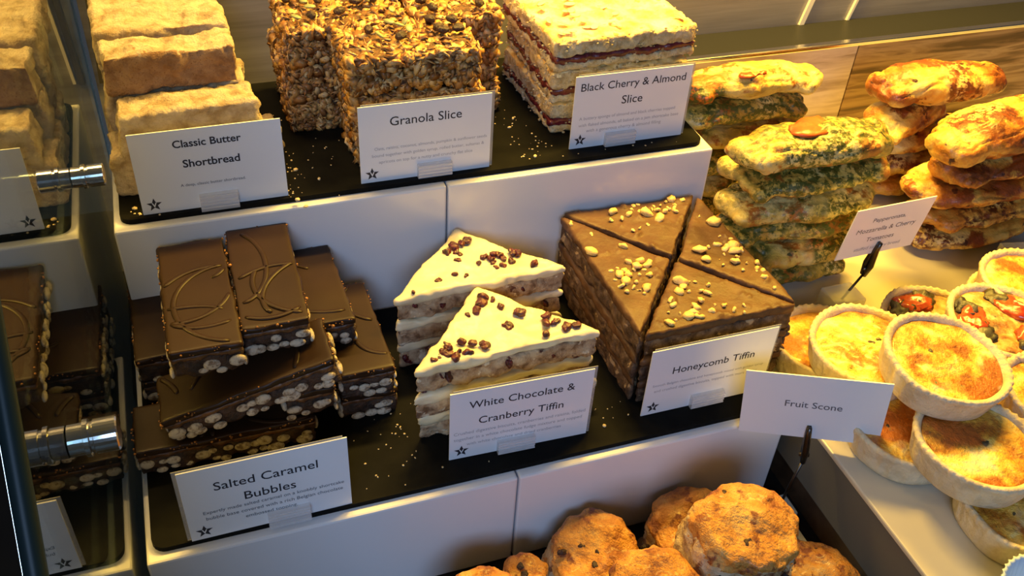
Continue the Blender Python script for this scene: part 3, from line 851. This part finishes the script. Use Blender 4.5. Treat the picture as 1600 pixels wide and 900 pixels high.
# ------------------------------------------------------------------ stuffed breads
def bread(seed, L, W, H, top):
    """folded stuffed bread: long flattened roll with a lapped fold and tucked ends"""
    rnd = random.Random(seed)
    bm = bmesh.new()
    n = 13
    pts, rad = [], []
    for k in range(n):
        f = -1 + 2 * k / (n - 1)
        pts.append((f * L / 2 * .93, math.sin(f * 2.2 + seed) * W * .05, H * .5))
        rad.append(W / 2 * (max(0, 1 - abs(f) ** 3.2)) ** .5 * .96 + .010)
    bm_tube(bm, pts, rad, 20, H / W * 1.02)
    # lapped flap over the top, running slantwise
    s_ = rnd.choice((-1, 1))
    bm_ball(bm, (rnd.uniform(-.05, .05), s_ * W * .12, H * .62), 1, 3, (L * .40, W * .36, H * .42), (0, 0, rnd.uniform(-.2, .2)))
    # twisted ends
    for e in (-1, 1):
        bm_ball(bm, (e * L * .44, rnd.uniform(-.2, .2) * W, H * .46), 1, 3, (.034, .046, H * .42), (0, rnd.gauss(0, .3), rnd.gauss(0, .4)))
        bm_ball(bm, (e * L * .38, -W * .26, H * .40), 1, 3, (.045, .030, H * .36), (0, 0, rnd.gauss(0, .6)))
    for e in (-1, 1):      # rolled tuck at each end
        rr = H * .30
        bm_tube(bm, [(e * L * .455, -W * .22 + k * W * .09, H * .45 + .006 * math.sin(k * 1.3 + seed)) for k in range(6)], [rr * .7, rr, rr * 1.1, rr * 1.1, rr, rr * .7], 12)
    me = remesh(bm, .0055)
    relax(me, 2)
    def fn(co, no):
        q = frac(co, 11, seed, 2) * .010 + frac(co, 45, seed, 3) * .0028
        cr = abs(noise.noise(Vector((co.x * 9 + seed, co.y * 22, co.z * 30))))
        if cr < .10: q -= (.10 - cr) * .055
        return q
    displace(me, fn)
    lo = [min(v.co[i] for v in me.vertices) for i in range(3)]; hi = [max(v.co[i] for v in me.vertices) for i in range(3)]
    for v in me.vertices:
        v.co = Vector(((v.co.x - (lo[0] + hi[0]) / 2) / (hi[0] - lo[0]) * L, (v.co.y - (lo[1] + hi[1]) / 2) / (hi[1] - lo[1]) * W, (v.co.z - lo[2]) / (hi[2] - lo[2]) * H))
    return me
BREADS = []
def put_bread(name, seed, L, W, H, x, y, z, rz, mat, label, tilt=0, ry=0):
    o = mk(name, bread(seed, L, W, H, True), mat)
    o.location = Vector((x, y, z)) * S; o.rotation_euler = (tilt, ry, rz)
    BREADS.append(o)
    return tag(o, label, 'stuffed bread', 'green flecked stuffed breads' if mat == 'pesto_dough' else 'orange browned stuffed breads')
NM = 'stuffed_bread'
names = ['at the bottom', 'second from the bottom', 'third from the bottom', 'fourth from the bottom', 'just under the top']
z = ZT + .002
for k in range(5):
    put_bread(NM, 20 + k, .325 + .010 * k, .165, .066, 1.150 + .012 * math.sin(k * 2), 1.350 + .008 * math.cos(k * 3), z, .03 * math.sin(k * 1.7), 'pesto_dough',
              'green flecked stuffed bread %s of the front green stack' % names[k])
    z += .0575
put_bread(NM, 41, .360, .150, .088, 1.148, 1.345, z, .02, 'pesto_dough', 'big green flecked stuffed bread topmost of the front green stack', -.10)
z = ZT + .002
for k in range(6):
    put_bread(NM, 60 + k, .345 - (.02 if k == 4 else 0), .125, .068, 1.135 + (.012 * (k % 2)), 1.600, z, .02 * (-1) ** k, 'pesto_dough',
              'green flecked stuffed bread, %s in the rear green stack beside the upper riser' % (['lowest', 'second', 'third', 'fourth', 'last but one', 'topmost'][k]))
    z += .0618
z = ZT + .002
for k in range(3):
    put_bread(NM, 80 + k, .34, .17, .070, 1.645 + .02 * math.sin(k * 2.1), 1.590, z, .1 * math.sin(k * 1.9), 'tomato_dough',
              'orange browned stuffed bread, %s in the rear stack' % (['lowest', 'second from below', 'third from below'][k]))
    z += .0625
put_bread(NM, 90, .30, .13, .075, 1.560, 1.565, z - .002, .45, 'tomato_dough', 'orange browned stuffed bread with its rounded end poking out left below the top')
z += .068
put_bread(NM, 91, .350, .150, .090, 1.635, 1.565, z, .0, 'tomato_dough', 'bright orange browned stuffed bread topmost of the rear stack by the wooden panel', -.05)
z = ZT + .002
for k in range(4):
    put_bread(NM, 100 + k, .42, .185, .066, 1.690 + .025 * math.sin(k * 2.7), 1.375, z, .08 * math.sin(k * 2.3 + 1), 'tomato_dough',
              'orange browned stuffed bread, %s in the front right stack' % (['lowest', 'second from below', 'third from below', 'fourth from below'][k]))
    z += .0585
put_bread(NM, 110, .43, .180, .100, 1.680, 1.365, z + .002, .10, 'tomato_dough', 'large bright orange bread topmost of the front right stack at the edge', -.10, -.05)

def slice_on(o, x, y, r_, seed, sq):
    # roast pepper slice lying on the crust: find the crust height under it
    zt = max(v.co.z for v in o.data.vertices if abs(v.co.x / S - x) < .02 and abs(v.co.y / S - y) < .02) / S
    mk('roast_pepper_slice', blob(seed, r_, sq, .008, 40), 'roast_pepper', o, loc=(x, y, zt - .0055), rot=(0, 0, .3))
def blob(seed, r, sq, amp, f):
    bm = bmesh.new(); bm_ball(bm, (0, 0, 0), r, 3, sq)
    me = bpy.data.meshes.new('x'); bm.to_mesh(me); bm.free()
    displace(me, lambda co, no: frac(co, f, seed, 3) * amp)
    return me
food('roast_pepper', [(.38, (.50, .05, .008)), (.62, (.62, .11, .012))], 70, .4, .5, .001, 120, coat=.2)
slice_on(BREADS[5], -.01, .0, .046, 3, (1.25, .72, .16))
slice_on(BREADS[11], -.01, -.02, .030, 5, (1.2, .6, .14))
# ------------------------------------------------------------------ quiches
def pastry_case(r=.110, h=.060, seed=0):
    bm = bmesh.new(); N = 156
    # outer wall up, over the crimped rim, down the inside
    prof = [(.0, .0), (.6, .0), (.86, .001), (.885, .005), (.905, .015), (.93, .03), (.955, .045), (.975, .053), (.985, .058), (.965, .063), (.92, .0625), (.88, .060), (.85, .054), (.83, .045)]
    rings = []
    for j, (q, z) in enumerate(prof):
        ring = []
        for k in range(N):
            a = 2 * PI * k / N
            cr = math.cos(a * 46 + math.sin(a * 5 + seed) * .5)
            rr, zz = q * r, z * h / .06
            if 7 <= j <= 10: rr += cr * .0008; zz += max(0, cr) * .0026 - .0012
            if 4 <= j <= 7: rr += noise.noise(Vector((math.cos(a) * 9, math.sin(a) * 9, seed + zz * 12))) * .0035
            rr += noise.noise(Vector((math.cos(a) * 1.3, math.sin(a) * 1.3, seed * 3.3))) * .006 * q
            ring.append(bm.verts.new((rr * math.cos(a), rr * math.sin(a), zz)))
        rings.append(ring)
    c = bm.verts.new((0, 0, 0))
    for j in range(1, len(rings) - 1 + 1):
        if j == 1: continue
    for j in range(1, len(rings)):
        for k in range(N):
            bm.faces.new((rings[j - 1][k], rings[j - 1][(k + 1) % N], rings[j][(k + 1) % N], rings[j][k])) if j > 1 else None
    for k in range(N): bm.faces.new((c, rings[1][(k + 1) % N], rings[1][k]))
    for v in rings[0]: bm.verts.remove(v)
    bmesh.ops.recalc_face_normals(bm, faces=list(bm.faces))
    return bm
def filling(r, z, seed):
    bm = bmesh.new(); N, Mr = 64, 22
    c = bm.verts.new((0, 0, z)); prev = None
    def H(x, y, q):
        return z + frac(Vector((x, y, 0)), 22, seed, 4) * .0045 + .003 * (1 - q * q)
    c.co.z = H(0, 0, 0)
    for j in range(1, Mr + 1):
        q = j / Mr; ring = []
        for k in range(N):
            a = 2 * PI * k / N; x, y = r * q * math.cos(a), r * q * math.sin(a)
            ring.append(bm.verts.new((x, y, H(x, y, q))))
        for k in range(N):
            if prev is None: bm.faces.new((c, ring[k], ring[(k + 1) % N]))
            else: bm.faces.new((prev[k], ring[k], ring[(k + 1) % N], prev[(k + 1) % N]))
        prev = ring
    # skirt down so the filling is a body
    low = [bm.verts.new((v.co.x * .98, v.co.y * .98, z - .03)) for v in prev]
    for k in range(N): bm.faces.new((prev[k], low[k], low[(k + 1) % N], prev[(k + 1) % N]))
    bm.faces.new(low[::-1])
    return bm
def blob(seed, r, sq, amp, f):
    bm = bmesh.new(); bm_ball(bm, (0, 0, 0), r, 3, sq)
    me = bpy.data.meshes.new('x'); bm.to_mesh(me); bm.free()
    displace(me, lambda co, no: frac(co, f, seed, 3) * amp)
    return me
def quiche(label, x, y, z, seed, kind='egg', rot=(0, 0, 0), r=.108):
    t_ = thing('quiche', label, 'quiche', (x, y, z), (rot[0], rot[1], seed * 1.1), 'small quiches on the plinth')
    t_.rotation_mode = 'XYZ'
    t_.rotation_euler = (Euler((rot[0], rot[1], 0)).to_matrix() @ Euler((0, 0, seed * 1.1)).to_matrix()).to_euler()
    mk('pastry_case', pastry_case(r, .060, seed), 'pastry', t_)
    mk('filling', filling(r * .855, .053, seed), 'quiche_filling' if kind == 'egg' else 'quiche_dark', t_)
    rnd = random.Random(seed)
    if kind == 'egg':
        for i in range(2):
            mk('herb_fleck', blob(seed + i, .007, (1, .6, .3), .003, 120), 'olive_leaf', t_, loc=(rnd.uniform(-.03, .03), rnd.uniform(-.03, .03), .054))
    else:
        for i, (a, q) in enumerate(((.3, .55), (2.6, .5), (4.4, .45))):
            mk('tomato_half', blob(seed * 5 + i, .034, (1.15, .85, .26), .010, 55), 'tomato', t_, loc=(math.cos(a) * r * q, math.sin(a) * r * q, .058), rot=(0, 0, a + 1.2))
        for i in range(5):
            a = i * 1.3 + .9
            mk('roast_aubergine', blob(seed * 3 + i, .024, (1.2, .9, .34), .012, 70), 'olive_leaf', t_, loc=(math.cos(a) * r * .62, math.sin(a) * r * .62, .056), rot=(0, 0, a * 2))
    return t_
l1, l2, l3 = ZT + .001, ZT + .066, ZT + .131
quiche('golden quiche on the plinth at the front edge, partly under another', 1.178, .640, l1, 1)
quiche('quiche resting on the plinth behind the fruit scone card', 1.105, .845, l1, 2)
quiche('quiche with green herbs in the second layer below the large front one', 1.136, .735, l2, 3, rot=(.02, 0, 0))
quiche('largest looking golden quiche lying topmost in the middle of the pile', 1.148, .872, l3, 4, rot=(.10, .03, 0), r=.110)
quiche('bright yellow quiche leaning just left behind the topmost one', 1.098, .992, l2, 5, rot=(.03, -.06, 0))
quiche('orange browned quiche leftmost of the pile next to the acrylic block', 1.085, 1.075, l1, 6, rot=(0, 0, 0))
quiche('tomato quiche on the plinth at the back left of the pile', 1.338, 1.070, l1, 7, 'tomato')
quiche('tomato and aubergine quiche in the second layer at the right', 1.400, .975, l2, 8, 'tomato', r=.112)
quiche('orange quiche at the back right edge before the browned breads', 1.545, 1.060, l2, 9)
quiche('quiche at the right edge of the picture beside the topmost one', 1.365, .785, l2, 10)
quiche('quiche beneath the tomato and aubergine quiche', 1.330, .860, l1, 11)
quiche('quiche underneath the one at the back right edge', 1.555, 1.075, l1, 12)
quiche('quiche low on the plinth under the right edge one', 1.400, .650, l1, 13)
# fluted blue paper case at the very corner
t_ = thing('paper_tub', 'fluted pale blue paper tub at the bottom right corner', 'paper tub', (1.082, .478, ZT))
bm = bmesh.new(); N = 120; rings = []
for (q, z) in ((.060, 0), (.066, .03), (.074, .075), (.076, .077), (.070, .074), (.062, .03), (.056, .004)):
    rings.append([bm.verts.new(((q + .002 * math.cos(k * 2 * PI / 3)) * math.cos(2 * PI * k / N), (q + .002 * math.cos(k * 2 * PI / 3)) * math.sin(2 * PI * k / N), z)) for k in range(N)])
for j in range(len(rings) - 1):
    for k in range(N): bm.faces.new((rings[j][k], rings[j][(k + 1) % N], rings[j + 1][(k + 1) % N], rings[j + 1][k]))
bm.faces.new(rings[-1])
mk('tub_wall', bm, 'blue_paper', t_)

# ------------------------------------------------------------------ scones
def scone(label, x, y, z, seed, r=.098, h=.130, tilt=(0, 0), n=6, sq=1.0):
    t_ = thing('fruit_scone', label, 'scone', (x, y, z), (tilt[0], tilt[1], seed), 'fruit scones on the black base')
    t_.rotation_euler = (Euler((tilt[0], tilt[1], 0)).to_matrix() @ Euler((0, 0, seed)).to_matrix()).to_euler()
    bm = bmesh.new(); N = 40; rings = []
    for (q, zz) in ((.90, 0), (.99, .015), (1.02, .05), (.98, .085), (.955, .108), (.90, .122), (.78, .130), (.5, .134)):
        rings.append([bm.verts.new((q * r * math.cos(2 * PI * k / N), q * r * math.sin(2 * PI * k / N) * sq, zz * h / .13)) for k in range(N)])
    for j in range(len(rings) - 1):
        for k in range(N): bm.faces.new((rings[j][k], rings[j][(k + 1) % N], rings[j + 1][(k + 1) % N], rings[j + 1][k]))
    bm.faces.new(rings[0][::-1]); bm.faces.new(rings[-1])
    me = remesh(bm, .0045)
    def fn(co, no):
        side = 1 - max(0, no.z)
        q = frac(co, 9, seed, 3) * .013 + frac(co, 36, seed, 4) * .0055
        q += side * (abs(frac(Vector((co.x * .6, co.y * .6, co.z * 2.2)), 26, seed, 3)) * -.010)
        return q
    displace(me, fn)
    o = mk('scone_crumb', me, ['scone_side', 'scone_top'], t_)
    for p_ in o.data.polygons:
        c = p_.center / S
        if c.z + frac(c, 20, seed, 3) * .014 > h * .80 or p_.normal.z > .8: p_.material_index = 1
    rnd = random.Random(seed)
    for i in range(n):
        a = rnd.uniform(0, 6.28)
        if i % 2: loc = (math.cos(a) * r * .965, math.sin(a) * r * .965 * sq, h * rnd.uniform(.2, .75))
        else: q = rnd.uniform(.1, .75); loc = (math.cos(a) * r * q, math.sin(a) * r * q * sq, h * .985)
        mk('raisin', blob(seed * 9 + i, .0085, (1, .75, .5 if i % 2 == 0 else .8), .003, 150), 'raisin', t_, loc=loc, rot=(0, 0, a))
    return t_
scone('tall round fruit scone with a shiny golden top, highest of the heap', .722, .756, .150, 1, .094, .130, (.10, .02), 8)
scone('fruit scone sitting on the base right of the highest one', .862, .700, .001, 2, .090)
scone('pale fruit scone half hidden behind the highest one', .716, .862, .001, 3, .090, .124)
scone('fruit scone with a dark raisin on its left shoulder, nearest the white riser', .532, .868, .001, 4, .086, .130, (.05, -.08), 9)
scone('glossy yellow fruit scone at the bottom edge with a raisin crown', .530, .690, .148, 5, .078, .118, (.05, .08), 7)
scone('golden fruit scone at the bottom edge, leftmost of the heap', .300, .806, .003, 6, .083, .160, (.06, .05), 6)
scone('small sliver of fruit scone right behind the leftmost one', .404, .868, .001, 7, .042, .118, (0, 0), 3)
scone('fruit scone at the base under the highest one', .672, .668, .001, 8, .086)
scone('fruit scone at the base under the yellow one', .478, .680, .001, 9, .084)

# thin clear strip edge on the base
bm = bm_box(0, 0, .006, .012, .42, .012)
o = mk('acrylic_strip', bm, 'white_acrylic', loc=(.958, .66, 0), smooth=False)
tag(o, 'thin pale edging strip on the black base between scones and plinth', 'edging strip')

# ------------------------------------------------------------------ crumbs
def crumb_scatter(spots, z, seed, label):
    rnd = random.Random(seed); bm = bmesh.new()
    for (cx, cy, sx, sy, n) in spots:
        for k in range(n):
            r = rnd.uniform(.0008, .0026) * (2.2 if rnd.random() < .06 else 1)
            bm_ball(bm, (rnd.gauss(cx, sx), rnd.gauss(cy, sy), z + r * .3), r, 1, (1, rnd.uniform(.5, 1), .5), (0, 0, rnd.random() * 3))
    o = mk('crumbs', bm, 'crumbs'); tag(o, label, 'crumbs', kind='stuff')
crumb_scatter([(.145, 1.56, .015, .05, 46), (-.10, 1.50, .03, .006, 24), (.22, 1.60, .03, .05, 16), (.14, 1.75, .012, .03, 20), (.61, 1.60, .02, .05, 26), (.64, 1.56, .012, .02, 12), (.80, 1.495, .1, .004, 8)], ZS, 1,
              'pale crumbs scattered over the upper slate')
crumb_scatter([(.24, 1.13, .02, .04, 20), (.23, 1.05, .05, .03, 12), (.62, 1.06, .02, .02, 10)], ZL, 2, 'small crumbs scattered over the lower slate')
